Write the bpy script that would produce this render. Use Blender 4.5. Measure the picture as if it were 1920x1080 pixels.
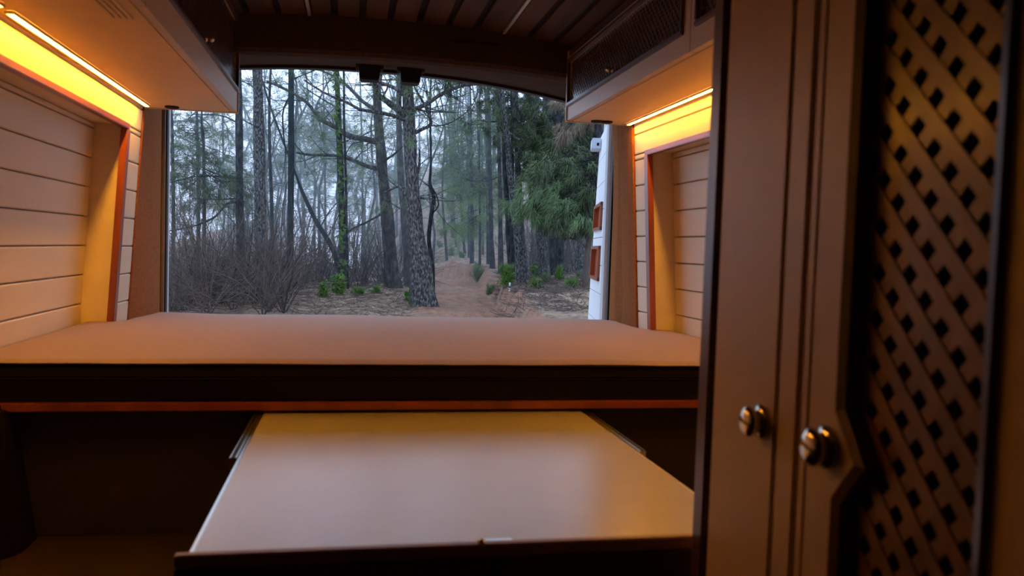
import bpy, bmesh, math, random
import numpy as np
from mathutils import Vector, Matrix, noise

for o in list(bpy.data.objects): bpy.data.objects.remove(o)
S = bpy.context.scene; C = S.collection
random.seed(7)

# ------------------------------------------------------------------ camera
YAW, PIT, ROLL, F = math.radians(11.1405), math.radians(2.7599), math.radians(1.8328), 1560.0
fw = Vector((math.sin(YAW)*math.cos(PIT), math.cos(YAW)*math.cos(PIT), -math.sin(PIT)))
r0 = Vector((math.cos(YAW), -math.sin(YAW), 0)); u0 = r0.cross(fw)
rt = r0*math.cos(ROLL)+u0*math.sin(ROLL); up = -r0*math.sin(ROLL)+u0*math.cos(ROLL)
cd = bpy.data.cameras.new('camera'); cam = bpy.data.objects.new('camera', cd); C.objects.link(cam)
cam.matrix_world = Matrix(((rt.x, up.x, -fw.x, 0), (rt.y, up.y, -fw.y, 0), (rt.z, up.z, -fw.z, 0), (0, 0, 0, 1)))
cd.sensor_width = 36; cd.lens = F/1920*36; cd.clip_start = .02; cd.clip_end = 500
cd.dof.use_dof = True; cd.dof.focus_distance = 6.0; cd.dof.aperture_fstop = 7.0
S.camera = cam
# ------------------------------------------------------------------ world: bright overcast sky
SKY = 2.4
w = bpy.data.worlds.new('overcast_sky'); S.world = w; w.use_nodes = True
nt = w.node_tree; bg = nt.nodes['Background']
tc = nt.nodes.new('ShaderNodeTexCoord'); mp = nt.nodes.new('ShaderNodeMapping'); mp.inputs['Scale'].default_value = (1, 1, 3)
nz = nt.nodes.new('ShaderNodeTexNoise'); nz.inputs['Scale'].default_value = 2.0; nz.inputs['Detail'].default_value = 4
cr = nt.nodes.new('ShaderNodeValToRGB')
cr.color_ramp.elements[0].position = .35; cr.color_ramp.elements[0].color = (.48, .64, .94, 1)
cr.color_ramp.elements[1].position = .7; cr.color_ramp.elements[1].color = (.60, .75, 1.0, 1)
nt.links.new(tc.outputs['Generated'], mp.inputs[0]); nt.links.new(mp.outputs[0], nz.inputs['Vector'])
nt.links.new(nz.outputs['Fac'], cr.inputs[0]); nt.links.new(cr.outputs[0], bg.inputs[0]); bg.inputs[1].default_value = SKY
# lamps and exposure
LED_STRENGTH = 130.0
S.cycles.volume_bounces = 3
HAZE = 0.011
S.view_settings.view_transform = 'Standard'; S.view_settings.look = 'None'
S.view_settings.gamma = 1; S.view_settings.use_curve_mapping = False; S.view_settings.exposure = 0.0

# ------------------------------------------------------------------ helpers
def atp(u, v, Y):
    d = rt*((u-960)/F)+up*((540-v)/F)+fw
    return d*(Y/d.y)
def mat(name, col, rough=.6, metal=0, emit=None, es=0, var=0, vs=8, stretch=(1, 1, 1), bump=0, bs=60, spec=.5, col2=None, sheen=0, coat=0, bstretch=None):
    m = bpy.data.materials.new(name); m.use_nodes = True; t = m.node_tree; b = t.nodes['Principled BSDF']
    b.inputs['Base Color'].default_value = (*col, 1); b.inputs['Roughness'].default_value = rough
    b.inputs['Metallic'].default_value = metal; b.inputs['Specular IOR Level'].default_value = spec
    if sheen: b.inputs['Sheen Weight'].default_value = sheen
    if coat: b.inputs['Coat Weight'].default_value = coat; b.inputs['Coat Roughness'].default_value = .2
    if emit:
        b.inputs['Emission Color'].default_value = (*emit, 1); b.inputs['Emission Strength'].default_value = es
    tcn = t.nodes.new('ShaderNodeTexCoord')
    if var or col2:
        mp = t.nodes.new('ShaderNodeMapping'); mp.inputs['Scale'].default_value = stretch
        n = t.nodes.new('ShaderNodeTexNoise'); n.inputs['Scale'].default_value = vs; n.inputs['Detail'].default_value = 6; n.inputs['Roughness'].default_value = .6
        c = t.nodes.new('ShaderNodeValToRGB')
        a = tuple(x*(1-var) for x in col); bb = col2 or tuple(min(1, x*(1+var)) for x in col)
        c.color_ramp.elements[0].position = .33; c.color_ramp.elements[0].color = (*a, 1)
        c.color_ramp.elements[1].position = .67; c.color_ramp.elements[1].color = (*bb, 1)
        t.links.new(tcn.outputs['Object'], mp.inputs[0]); t.links.new(mp.outputs[0], n.inputs['Vector'])
        t.links.new(n.outputs['Fac'], c.inputs[0]); t.links.new(c.outputs[0], b.inputs['Base Color'])
    if bump:
        mp2 = t.nodes.new('ShaderNodeMapping'); mp2.inputs['Scale'].default_value = bstretch or stretch
        n2 = t.nodes.new('ShaderNodeTexNoise'); n2.inputs['Scale'].default_value = bs; n2.inputs['Detail'].default_value = 5
        bp = t.nodes.new('ShaderNodeBump'); bp.inputs['Strength'].default_value = bump; bp.inputs['Distance'].default_value = .01
        t.links.new(tcn.outputs['Object'], mp2.inputs[0]); t.links.new(mp2.outputs[0], n2.inputs['Vector'])
        t.links.new(n2.outputs['Fac'], bp.inputs['Height']); t.links.new(bp.outputs[0], b.inputs['Normal'])
    return m
def bark(name, dark, light, scale=9, flecks=.62, bstr=.8):
    m = bpy.data.materials.new(name); m.use_nodes = True; t = m.node_tree; b = t.nodes['Principled BSDF']
    b.inputs['Roughness'].default_value = .85; b.inputs['Specular IOR Level'].default_value = .25
    tcn = t.nodes.new('ShaderNodeTexCoord'); mp = t.nodes.new('ShaderNodeMapping'); mp.inputs['Scale'].default_value = (1, 1, .45)
    v = t.nodes.new('ShaderNodeTexVoronoi'); v.inputs['Scale'].default_value = scale; v.feature = 'F1'
    n = t.nodes.new('ShaderNodeTexNoise'); n.inputs['Scale'].default_value = scale*1.3; n.inputs['Detail'].default_value = 8
    c = t.nodes.new('ShaderNodeValToRGB'); c.color_ramp.elements[0].position = .38; c.color_ramp.elements[0].color = (*dark, 1)
    c.color_ramp.elements[1].position = flecks+.05; c.color_ramp.elements[1].color = (*light, 1)
    e = c.color_ramp.elements.new(flecks-.08); e.color = (*[a*.65+b_*.35 for a, b_ in zip(dark, light)], 1)
    bp = t.nodes.new('ShaderNodeBump'); bp.inputs['Strength'].default_value = bstr; bp.inputs['Distance'].default_value = .05
    L = t.links.new
    L(tcn.outputs['Object'], mp.inputs[0]); L(mp.outputs[0], v.inputs['Vector']); L(mp.outputs[0], n.inputs['Vector'])
    L(n.outputs['Fac'], c.inputs[0]); L(c.outputs[0], b.inputs['Base Color']); L(v.outputs['Distance'], bp.inputs['Height']); L(bp.outputs[0], b.inputs['Normal'])
    return m
def link(name, me, m, parent=None, smooth=False):
    o = bpy.data.objects.new(name, me); C.objects.link(o)
    if m: me.materials.append(m)
    if smooth: me.shade_smooth()
    if parent: o.parent = parent; o.matrix_parent_inverse = Matrix.Translation(parent.location).inverted()
    return o
def obj(name, bm, m, parent=None, smooth=False, bevel=0, seg=2):
    if bevel: bmesh.ops.bevel(bm, geom=[e for e in bm.edges], offset=bevel, segments=seg, affect='EDGES', clamp_overlap=True)
    bmesh.ops.recalc_face_normals(bm, faces=bm.faces)
    me = bpy.data.meshes.new(name); bm.to_mesh(me); bm.free()
    return link(name, me, m, parent, smooth)
def hexa(bm, pts):   # 8 corners: 4 bottom ring, 4 top ring
    vs = [bm.verts.new(p) for p in pts]
    for f in ((0, 1, 2, 3), (7, 6, 5, 4), (0, 4, 5, 1), (1, 5, 6, 2), (2, 6, 7, 3), (3, 7, 4, 0)): bm.faces.new([vs[i] for i in f])
def box(bm, x0, x1, y0, y1, z0, z1):
    hexa(bm, [(x0, y0, z0), (x1, y0, z0), (x1, y1, z0), (x0, y1, z0), (x0, y0, z1), (x1, y0, z1), (x1, y1, z1), (x0, y1, z1)])
def bx(*a):
    bm = bmesh.new(); box(bm, *a); return bm
def prism(bm, poly, axis, a, b):  # poly of 2D points extruded along axis
    def P(p, t):
        return {'X': (t, p[0], p[1]), 'Y': (p[0], t, p[1]), 'Z': (p[0], p[1], t)}[axis]
    A = [bm.verts.new(P(p, a)) for p in poly]; B = [bm.verts.new(P(p, b)) for p in poly]
    bm.faces.new(A); bm.faces.new(B[::-1])
    for i in range(len(poly)): j = (i+1) % len(poly); bm.faces.new((A[i], B[i], B[j], A[j]))
def lathe(bm, prof, origin, axis, n=24):  # prof (r, t) along axis vector
    ax = Vector(axis).normalized(); s = ax.orthogonal().normalized(); t = ax.cross(s); rings = []
    for r, h in prof:
        rings.append([bm.verts.new(Vector(origin)+ax*h+(s*math.cos(k*2*math.pi/n)+t*math.sin(k*2*math.pi/n))*max(r, 1e-5)) for k in range(n)])
    for a, b in zip(rings, rings[1:]):
        for k in range(n): bm.faces.new((a[k], a[(k+1) % n], b[(k+1) % n], b[k]))
    bm.faces.new(rings[0][::-1]); bm.faces.new(rings[-1])
def tag(o, label=None, cat=None, group=None, kind=None):
    for k, v in (('label', label), ('category', cat), ('group', group), ('kind', kind)):
        if v: o[k] = v
    return o
def thing(name, loc, label, cat, group=None):
    o = bpy.data.objects.new(name, None); C.objects.link(o); o.location = loc; o.empty_display_size = .05
    return tag(o, label, cat, group)

# ------------------------------------------------------------------ materials
M_plank = mat('cream_wall_paint', (.80, .70, .53), .5, var=.05, vs=12, stretch=(1, .15, 1), bump=.08, bs=40)
M_door = mat('white_door_paint', (.80, .82, .84), .45, var=.03, bump=.04, bs=50)
M_back = mat('shell_backing', (.05, .04, .03), .9, var=.1)
M_shell = mat('white_van_paint', (.7, .72, .74), .35, coat=.3, var=.02)
M_lam = mat('beige_satin_laminate', (.46, .36, .25), .42, var=.03, vs=30, bump=.03, bs=300)
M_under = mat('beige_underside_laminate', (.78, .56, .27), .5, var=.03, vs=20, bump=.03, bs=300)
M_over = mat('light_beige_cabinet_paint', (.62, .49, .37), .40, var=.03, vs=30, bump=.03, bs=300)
M_ward = mat('led_tinted_cream_laminate', (.60, .40, .21), .42, var=.03, vs=30, bump=.03, bs=300)  # cream laminate with the warm LED light put into its colour
M_edge = mat('brown_edge_banding', (.22, .11, .06), .45, var=.1)
M_store = mat('shade_darkened_beige_board', (.060, .042, .028), .6, spec=.12, var=.05)  # under-bed and table fronts: shade put into the beige board colour
M_table = mat('pale_satin_table_board', (.47, .45, .44), .27, var=.02, vs=15, bump=.015, bs=120, spec=.9)
M_red = mat('varnished_mahogany', (.30, .065, .022), .35, var=.35, vs=14, stretch=(1, .2, 1), coat=.4)
M_redv = mat('varnished_mahogany_upright', (.30, .065, .022), .35, var=.35, vs=14, stretch=(1, 1, .15), coat=.4)
M_dark = mat('dark_stained_wood', (.10, .035, .018), .38, var=.35, vs=16, stretch=(1, .2, 1), coat=.3)
M_ceil = mat('brown_ceiling_board', (.085, .038, .022), .6, spec=.2, var=.45, vs=10, stretch=(1, .18, 1), bump=.1, bs=30)
M_gap = mat('black_ceiling_backing', (.012, .01, .009), .8)
M_lat = mat('brown_lattice_wood', (.20, .08, .024), .42, var=.3, vs=20, coat=.3, bump=.1, bs=60)
M_lat2 = mat('dark_lattice_wood', (.13, .05, .025), .24, var=.3, vs=20, coat=.8)
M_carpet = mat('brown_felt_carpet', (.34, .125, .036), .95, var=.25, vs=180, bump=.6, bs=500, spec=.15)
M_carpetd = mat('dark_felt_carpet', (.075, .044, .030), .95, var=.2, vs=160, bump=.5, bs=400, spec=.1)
M_front = mat('black_front_bulkhead', (.02, .014, .01), .9)
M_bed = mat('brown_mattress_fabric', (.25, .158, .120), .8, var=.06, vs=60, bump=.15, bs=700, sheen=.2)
M_bedf = mat('mattress_shade_and_panel_fabric', (.014, .009, .008), .9, var=.1, vs=60, spec=.08)  # unlit brown of the mattress sides painted near-black; also covers the side panel
M_metal = mat('brushed_metal', (.62, .58, .53), .28, 1, var=.05, vs=50)
M_alu = mat('pale_aluminium_strip', (.62, .58, .55), .4, .6)
M_brass = mat('polished_nickel', (.72, .62, .50), .16, 1)
M_black = mat('black_plastic', (.006, .006, .006), .6, spec=.15)
M_seal = mat('grey_rubber_seal', (.20, .16, .14), .7, bump=.3, bs=300)
M_rub = mat('black_rubber_gasket', (.01, .01, .01), .6)
M_led = mat('led_diffuser', (.9, .8, .6), .4, emit=(1, .40, .028), es=LED_STRENGTH)
M_floor = mat('dark_brown_floor_board', (.04, .02, .012), .5, var=.3, vs=12, stretch=(1, .2, 1))
M_grey = mat('pale_grey_latch_metal', (.55, .62, .70), .4, .3)

# ------------------------------------------------------------------ van interior: walls with a slight inward lean
def xl(z): return -.588-.0607*(.37-z)
def xr(z): return .885-.0625*z
GR = [.361]+[.283-.0782*k for k in range(8)]+[-.345]
ZT, ZB = .66, -1.2
def slab(bm, fx, d0, d1, y0, y1, z0, z1):     # slab that follows a leaning wall, offsets d0..d1 outward
    s = -1 if fx is xl else 1
    hexa(bm, [(fx(z0)+s*d0, y0, z0), (fx(z0)+s*d1, y0, z0), (fx(z0)+s*d1, y1, z0), (fx(z0)+s*d0, y1, z0),
              (fx(z1)+s*d0, y0, z1), (fx(z1)+s*d1, y0, z1), (fx(z1)+s*d1, y1, z1), (fx(z1)+s*d0, y1, z1)])
def plank(parent, fx, d, y0, y1, z0, z1, m=M_plank):
    bm = bmesh.new(); slab(bm, fx, d, d+.010, y0, y1, z0+.0012, z1-.0012)
    s = 1 if fx is xl else -1      # chamfer only the room-side edges: the v-groove
    bmesh.ops.bevel(bm, geom=list(bm.edges), offset=.0028, segments=1, affect='EDGES', clamp_overlap=True)
    return obj('plank', bm, m, parent)
def build_wall(side, fx, y_end, tz, ty0, ty1, rec):
    root = obj('wall_'+side, (lambda b: (slab(b, fx, rec+.0105, rec+.05, -1.2, y_end, ZB, .66), b)[1])(bmesh.new()), M_back)
    tag(root, kind='structure')
    # planks over the niche, at its two ends, and inside it
    tops = [(.361, .43), (tz, .361)]
    for z0, z1 in tops: plank(root, fx, 0, ty0-.4, y_end, z0, z1)
    zs = [g for g in GR if g < tz-.005]
    lim = [tz]+zs
    for a, b in zip(lim[1:], lim): plank(root, fx, 0, ty1, y_end, a, b); plank(root, fx, 0, ty0-.4, ty0, a, b)
    for a, b in zip(lim[1:], lim): plank(root, fx, rec, ty0+.0, ty1, a, b)
    plank(root, fx, rec, ty0, ty1, tz, .36)
    # boarded reveal around the niche
    bm = bmesh.new(); slab(bm, fx, .009, rec+.011, ty1, ty1+.012, -.345, tz+.012); obj('reveal', bm, M_plank, root)
    bm = bmesh.new(); slab(bm, fx, .009, rec+.011, ty0-.012, ty0, -.345, tz+.012); obj('reveal', bm, M_plank, root)
    bm = bmesh.new(); slab(bm, fx, .009, rec+.011, ty0, ty1, tz, tz+.012); obj('reveal', bm, M_plank, root)
    # solid lining of the wall elsewhere
    bm = bmesh.new(); slab(bm, fx, .011, rec+.011, -1.2, ty0-.013, ZB, .70); slab(bm, fx, .011, rec+.011, ty1+.013, y_end, ZB, .70)
    slab(bm, fx, .011, rec+.011, ty0-.013, ty1+.013, tz+.013, .70); obj('lining', bm, M_back, root)
    bm = bmesh.new(); slab(bm, fx, 0, .011, -1.2, ty0-.401, ZB, .70); obj('lining', bm, M_front, root)
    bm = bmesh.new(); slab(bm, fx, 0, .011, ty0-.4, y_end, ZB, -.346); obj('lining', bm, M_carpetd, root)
    return root
WL = build_wall('left', xl, 2.565, .297, .9, 2.41, .080)
WR = build_wall('right', xr, 2.49, .300, 1.0, 2.375, .078)
def frame_trim(name, fx, tz, ty0, ty1, m=M_red):
    w_, pr = .011, .006
    bm = bmesh.new(); slab(bm, fx, -pr, .012, ty0-w_, ty1+w_, tz-w_, tz+.004)
    o = obj(name, bm, m, bevel=.0015); tag(o, kind='structure')
    bm = bmesh.new(); slab(bm, fx, -pr, .012, ty1-.012, ty1+w_+.006, -.34, tz-w_); obj('upright', bm, M_redv, o, bevel=.0015)
    bm = bmesh.new(); slab(bm, fx, -pr, .012, ty0-w_, ty0+.004, -.34, tz-w_); obj('upright', bm, M_redv, o, bevel=.0015)
frame_trim('trim_1', xl, .297, .9, 2.41)
frame_trim('trim_2', xr, .300, 1.0, 2.375)
# floor, front bulkhead, roof
tag(obj('floor', bx(-.85, 1.06, -1.25, 2.97, -1.24, -1.2), M_floor), kind='structure')
tag(obj('wall_front', bx(-.85, 1.06, -1.29, -1.25, -1.24, .74), M_front), kind='structure')
for s, x0, x1 in (('left', -.90, -.85), ('right', 1.06, 1.11)):
    pass
shell = bmesh.new(); box(shell, -.90, -.85, -1.29, 2.97, -1.24, .76); tag(obj('trim_6', shell, M_shell), kind='structure')
shell = bmesh.new(); box(shell, 1.06, 1.10, -1.29, 2.97, -1.24, .76); tag(obj('trim_7', shell, M_shell), kind='structure')
# ceiling: dark backing, brown boards, pale metal strips
def zc(x): return .668-.10*(abs(x-.10)/.62)**2.4*.45
ce = bmesh.new(); n = 20
for k in range(n):
    a = -.9+2.0*k/n; b = a+2.0/n
    za = zc(max(-.6, min(.86, a)))+.006; zb = zc(max(-.6, min(.86, b)))+.006
    hexa(ce, [(a, -1.29, za), (b, -1.29, zb), (b, 2.97, zb), (a, 2.97, za), (a, -1.29, .78), (b, -1.29, .78), (b, 2.97, .78), (a, 2.97, .78)])
CE = tag(obj('ceiling', ce, M_gap), kind='structure')
gaps = [-.385, -.301, -.215, -.128, -.062+.005, .023, .104, .189, .277, .360, .445, .524, .605, .69]
for a, b in zip(gaps, gaps[1:]):
    bm = bmesh.new(); za, zb = zc(a), zc(b)
    x0, x1 = a+.0095, b-.0095
    hexa(bm, [(x0, -1.2, za-.008), (x1, -1.2, zb-.008), (x1, 2.60, zb-.008), (x0, 2.60, za-.008), (x0, -1.2, za+.005), (x1, -1.2, zb+.005), (x1, 2.60, zb+.005), (x0, 2.60, za+.005)])
    obj('plank', bm, M_ceil, CE, bevel=.0015, seg=1)
for x in (-.128, .445):
    bm = bx(x-.0045, x+.0045, -1.2, 2.60, zc(x)-.012, zc(x)+.006); tag(obj('metal_strip', bm, M_alu, CE), 'pale aluminium strip between two ceiling boards')
# carpeted rear header over the opening, arched
def ztop(x): return .592-.105*max(0, abs(x-.06)/.9)**2.2
def header():
    bm = bmesh.new(); xs = np.linspace(-.86, 1.06, 33); rings = []
    for x in xs:
        zt = ztop(x); zf = .545-.05*max(0, abs(x-.1)/.9)**2
        prof = [(2.515, .70), (2.515, zf+.015), (2.525, zf+.004), (2.55, zf), (2.70, (zf+zt)/2-.001), (2.88, zt), (2.90, zt), (2.90, .70)]
        rings.append([bm.verts.new((x, y, z)) for y, z in prof])
    for a, b in zip(rings, rings[1:]):
        for k in range(len(a)): bm.faces.new((a[k], a[(k+1) % len(a)], b[(k+1) % len(a)], b[k]))
    bm.faces.new(rings[0]); bm.faces.new(rings[-1][::-1])
    return bm
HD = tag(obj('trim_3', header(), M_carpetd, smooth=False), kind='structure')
bm = bmesh.new(); xs = np.linspace(-.62, .95, 30)
for a, b in zip(xs, xs[1:]):
    hexa(bm, [(a, 2.895, ztop(a)-.010), (b, 2.895, ztop(b)-.010), (b, 2.925, ztop(b)-.010), (a, 2.925, ztop(a)-.010), (a, 2.895, .66), (b, 2.895, .66), (b, 2.925, .66), (a, 2.925, .66)])
obj('gasket', bm, M_rub, HD)
bm = bmesh.new(); box(bm, -.9, 1.1, 2.925, 2.97, .60, .76); obj('outer_panel', bm, M_shell, HD)
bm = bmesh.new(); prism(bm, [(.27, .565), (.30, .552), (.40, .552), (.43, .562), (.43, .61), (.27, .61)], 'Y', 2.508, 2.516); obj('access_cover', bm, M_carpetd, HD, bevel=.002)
# two black door-stop blocks under the header, each with a mounting plate
for x, lab in ((.052, 'black plastic block under the rear header, left one of the pair'), (.184, 'black plastic block under the rear header, right one of the pair')):
    t = thing('latch_block', (x, 2.78, .55), lab, 'latch block', 'black blocks under the rear header')
    bm = bmesh.new(); hexa(bm, [(x-.031, 2.755, .528), (x+.031, 2.755, .528), (x+.031, 2.82, .528), (x-.031, 2.82, .528), (x-.036, 2.73, .590), (x+.036, 2.73, .590), (x+.036, 2.84, .590), (x-.036, 2.84, .590)])
    obj('block', bm, M_black, t, bevel=.004)
    bm = bx(x-.046, x+.046, 2.725, 2.80, .582, .589); obj('mounting_plate', bm, M_black, t, bevel=.002)
    for q in (-.044, .034): obj('side_clip', bx(x+q, x+q+.010, 2.74, 2.79, .560, .584), M_carpetd, t, bevel=.002)

# carpeted rear pillars beside the opening
def pillar(name, sgn, prof):
    """prof(z) -> list of (x,y)"""
    bm = bmesh.new(); rings = []
    for z in np.linspace(-1.2, .62, 24):
        rings.append([bm.verts.new((x, y, z)) for x, y in prof(z)])
    for a, b in zip(rings, rings[1:]):
        for k in range(len(a)): bm.faces.new((a[k], a[(k+1) % len(a)], b[(k+1) % len(a)], b[k]))
    bm.faces.new(rings[0]); bm.faces.new(rings[-1][::-1])
    return tag(obj(name, bm, M_carpet), kind='structure')
def pl(z):
    b = .012*math.sin((z+.3)*2.2)
    return [(xl(z)-.015, 2.567), (xl(z)+.004, 2.567), (-.606-.01*(.4-z)*.5+b*.3, 2.66), (-.603+b*.2, 2.78), (-.601, 2.865), (-.604, 2.885), (-.86, 2.885), (-.86, 2.567)]
P4 = pillar('trim_4', -1, pl)
def xo(z): return .925 if z < .1 else .925-.02*((z-.1)/.4)**2
def pr_(z):
    return [(xr(z)+.012, 2.492), (xr(z)-.006, 2.492), (xr(z)-.004, 2.56), (xr(z)+.008, 2.66), (xo(z)+.006, 2.74), (xo(z)-.004, 2.80), (xo(z), 2.87), (xo(z)+.005, 2.885), (1.05, 2.885), (1.05, 2.492)]
P5 = pillar('trim_5', 1, pr_)
bm = bmesh.new(); box(bm, -.606, -.594, 2.886, 2.91, -1.2, .56); obj('door_seal', bm, M_seal, P4, bevel=.003)
bm = bmesh.new(); box(bm, -.594, -.589, 2.900, 2.925, -1.2, .56); obj('gasket', bm, M_rub, P4)
bm = bmesh.new(); box(bm, -.90, -.594, 2.911, 2.97, -1.24, .70); obj('outer_panel', bm, M_shell, P4)
bm = bmesh.new(); box(bm, .924, .932, 2.888, 2.905, -1.2, .54); obj('gasket', bm, M_rub, P5)
bm = bmesh.new(); box(bm, .945, 1.10, 2.906, 2.97, -1.24, .70); obj('outer_panel', bm, M_shell, P5)

# ------------------------------------------------------------------ overhead cabinets
def lattice(name, parent, m, face, y0, y1, z0, z1, p, wd, th, sgn):
    """thin crossing slats; face = x of the front surface, sgn = direction into the cabinet"""
    bm = bmesh.new(); L = []
    for layer, dr in ((0, 1), (1, -1)):
        xa = face+sgn*layer*.0006; xb = face+sgn*th
        k0 = (y0-dr*z1 if dr > 0 else y0+z0); k1 = (y1-z0 if dr > 0 else y1+z1)
        h = wd/math.sqrt(2)
        c = k0+p/2
        while c < k1:
            # line y - dr*z = c  clipped to the rectangle
            za, zb = z0, z1
            ya, yb = c+dr*za, c+dr*zb
            if ya > yb: ya, yb, za, zb = yb, ya, zb, za
            if yb > y0 and ya < y1:
                if ya < y0: za += (y0-ya)/(yb-ya)*(zb-za); ya = y0
                if yb > y1: zb = za+(y1-ya)/(yb-ya)*(zb-za) if yb != ya else zb; yb = y1
                if yb-ya > .002:
                    hexa(bm, [(xa, ya-h, za), (xb, ya-h, za), (xb, ya+h, za), (xa, ya+h, za), (xa, yb-h, zb), (xb, yb-h, zb), (xb, yb+h, zb), (xa, yb+h, zb)])
            c += p
    return tag(obj(name, bm, m, parent), kind='stuff')
def knob(parent, x, y, z, sgn, r=.013, name='knob', m=M_brass):
    bm = bmesh.new()
    lathe(bm, [(r*1.05, 0), (r*1.05, .002), (r*.75, .003), (r*.6, .005), (r*.62, .007), (r*.85, .009), (r*.96, .012), (r*.9, .015), (r*.6, .0178), (0, .019)], (x, y, z), (sgn, 0, 0), 28)
    o = obj(name, bm, m, parent, smooth=True); return o
def overhead(side):
    s = -1 if side == 'left' else 1
    if side == 'left': ya, yb, xf, zb, zt, fx, dj = .2, 2.572, -.330, .368, .660, xl, 1.45; lz = (.437, .622); ly = (1.52, 2.535)
    else: ya, yb, xf, zb, zt, fx, dj = .93, 2.52, .650, .396, .612, xr, 1.565; lz = (.449, .572); ly = (1.61, 2.492)
    xw = fx(zb)
    t = thing('overhead_cabinet', (xf, yb, zb), 'beige overhead cabinet with lattice doors above the '+side+' side of the bed', 'cabinet')
    e = .014
    # underside board, end panel, back, carcass top
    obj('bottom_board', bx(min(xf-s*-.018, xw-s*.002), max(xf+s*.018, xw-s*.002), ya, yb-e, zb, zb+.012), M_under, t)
    bm = bmesh.new(); prism(bm, [(xf-s*.004, zb-.002), (xw-s*.002, zb-.002), (fx(zt)-s*.003, zt), (xf-s*.004, zt)], 'Y', yb-e, yb)
    obj('end_panel', bm, M_over, t, bevel=.003)
    obj('back_board', bx(min(xw, xw-s*.008)-s*.01, max(xw, xw-s*.008)-s*.01, ya, yb-e, zb+.012, zt), M_over, t)
    obj('divider', bx(min(xf+s*.02, xw-s*.02), max(xf+s*.02, xw-s*.02), dj-.006, dj+.006, zb+.012, zt-.01), M_over, t)
    obj('face_rail', bx(min(xf-s*.0, xf+s*.018), max(xf-s*.0, xf+s*.018), ya, yb-e, zt-.02, zt), M_dark, t)
    # a fine line where the underside meets the lip of the doors
    def door(y0, y1, l0, l1, ky):
        x0, x1 = xf, xf+s*.016; X = (min(x0, x1), max(x0, x1))
        bm = bmesh.new()
        box(bm, *X, y0, y1, zb+.001, lz[0]); box(bm, *X, y0, y1, lz[1], zt-.021)
        box(bm, *X, y0, l0, lz[0], lz[1]); box(bm, *X, l1, y1, lz[0], lz[1])
        bmesh.ops.remove_doubles(bm, verts=bm.verts, dist=1e-5)
        d = obj('door', bm, M_over, t)
        # moulding round the lattice
        m0, m1 = xf-s*.007, xf+s*.004; XM = (min(m0, m1), max(m0, m1)); w2 = .011
        bm = bmesh.new(); box(bm, *XM, l0-w2, l1+w2, lz[0]-w2, lz[0]); box(bm, *XM, l0-w2, l1+w2, lz[1], lz[1]+w2)
        box(bm, *XM, l0-w2, l0, lz[0], lz[1]); box(bm, *XM, l1, l1+w2, lz[0], lz[1])
        obj('moulding', bm, M_dark, d, bevel=.002)
        lattice('lattice', d, M_lat2, xf+s*.004, l0, l1, lz[0], lz[1], .0200, .0064, .0022, s)
        if ky: knob(d, xf-s*.002, ky, lz[0]+.012, -s, .0075)
    if side == 'left': door(dj+.002, yb-e-.001, *ly, 2.0); door(.45, dj-.002, .52, 1.38, .95)
    else: door(dj+.002, yb-e-.001, *ly, 2.055); door(.94, dj-.002, 1.0, 1.525, None)
    if side == 'left':      # ribbed vent on the underside, touch sensors at the far end
        bm = bmesh.new()
        for k in range(4): box(bm, -.402+k*.010, -.397+k*.010, 1.15, 1.53, zb-.003, zb)
        obj('vent_rib', bm, M_over, t)
        spots = [(-.50, 2.535)]
    else: spots = [(.735, 2.49), (.765, 2.49)]
    for (x, y) in spots:
        bm = bmesh.new(); lathe(bm, [(.019, 0), (.019, .004), (.014, .0055), (.0, .0055)], (x, y-.02, zb), (0, 0, -1), 24); obj('touch_switch', bm, M_black, t, smooth=False)
    return t, zb
OL, zbl = overhead('left'); OR, zbr = overhead('right')
def led(side):
    if side == 'left': x, y0, y1, zb, w2 = -.5635, 1.545, 2.505, .368, .0055
    elif side == 'front': x, y0, y1, zb, w2 = -.5635, 1.12, 1.50, .368, .0055
    else: x, y0, y1, zb, w2 = .838, .96, 2.48, .396, .0050
    t = thing('led_strip_light', (x, (y0+y1)/2, zb), {'left': 'glowing warm LED strip under the left overhead cabinet, running to its far end', 'front': 'second glowing LED strip under the left overhead cabinet, nearer the cab', 'right': 'glowing warm LED strip under the right overhead cabinet'}[side], 'light')
    bm = bmesh.new(); box(bm, x-w2-.0025, x-w2, y0-.004, y1+.004, zb-.006, zb-.0005); box(bm, x+w2, x+w2+.0025, y0-.004, y1+.004, zb-.006, zb-.0005)
    box(bm, x-w2, x+w2, y0-.004, y0, zb-.006, zb-.0005); box(bm, x-w2, x+w2, y1, y1+.004, zb-.006, zb-.0005)
    obj('channel', bm, M_alu, t)
    obj('diffuser', bx(x-w2, x+w2, y0, y1, zb-.005, zb-.001), M_led, t)
led('left'); led('right'); led('front')

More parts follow.
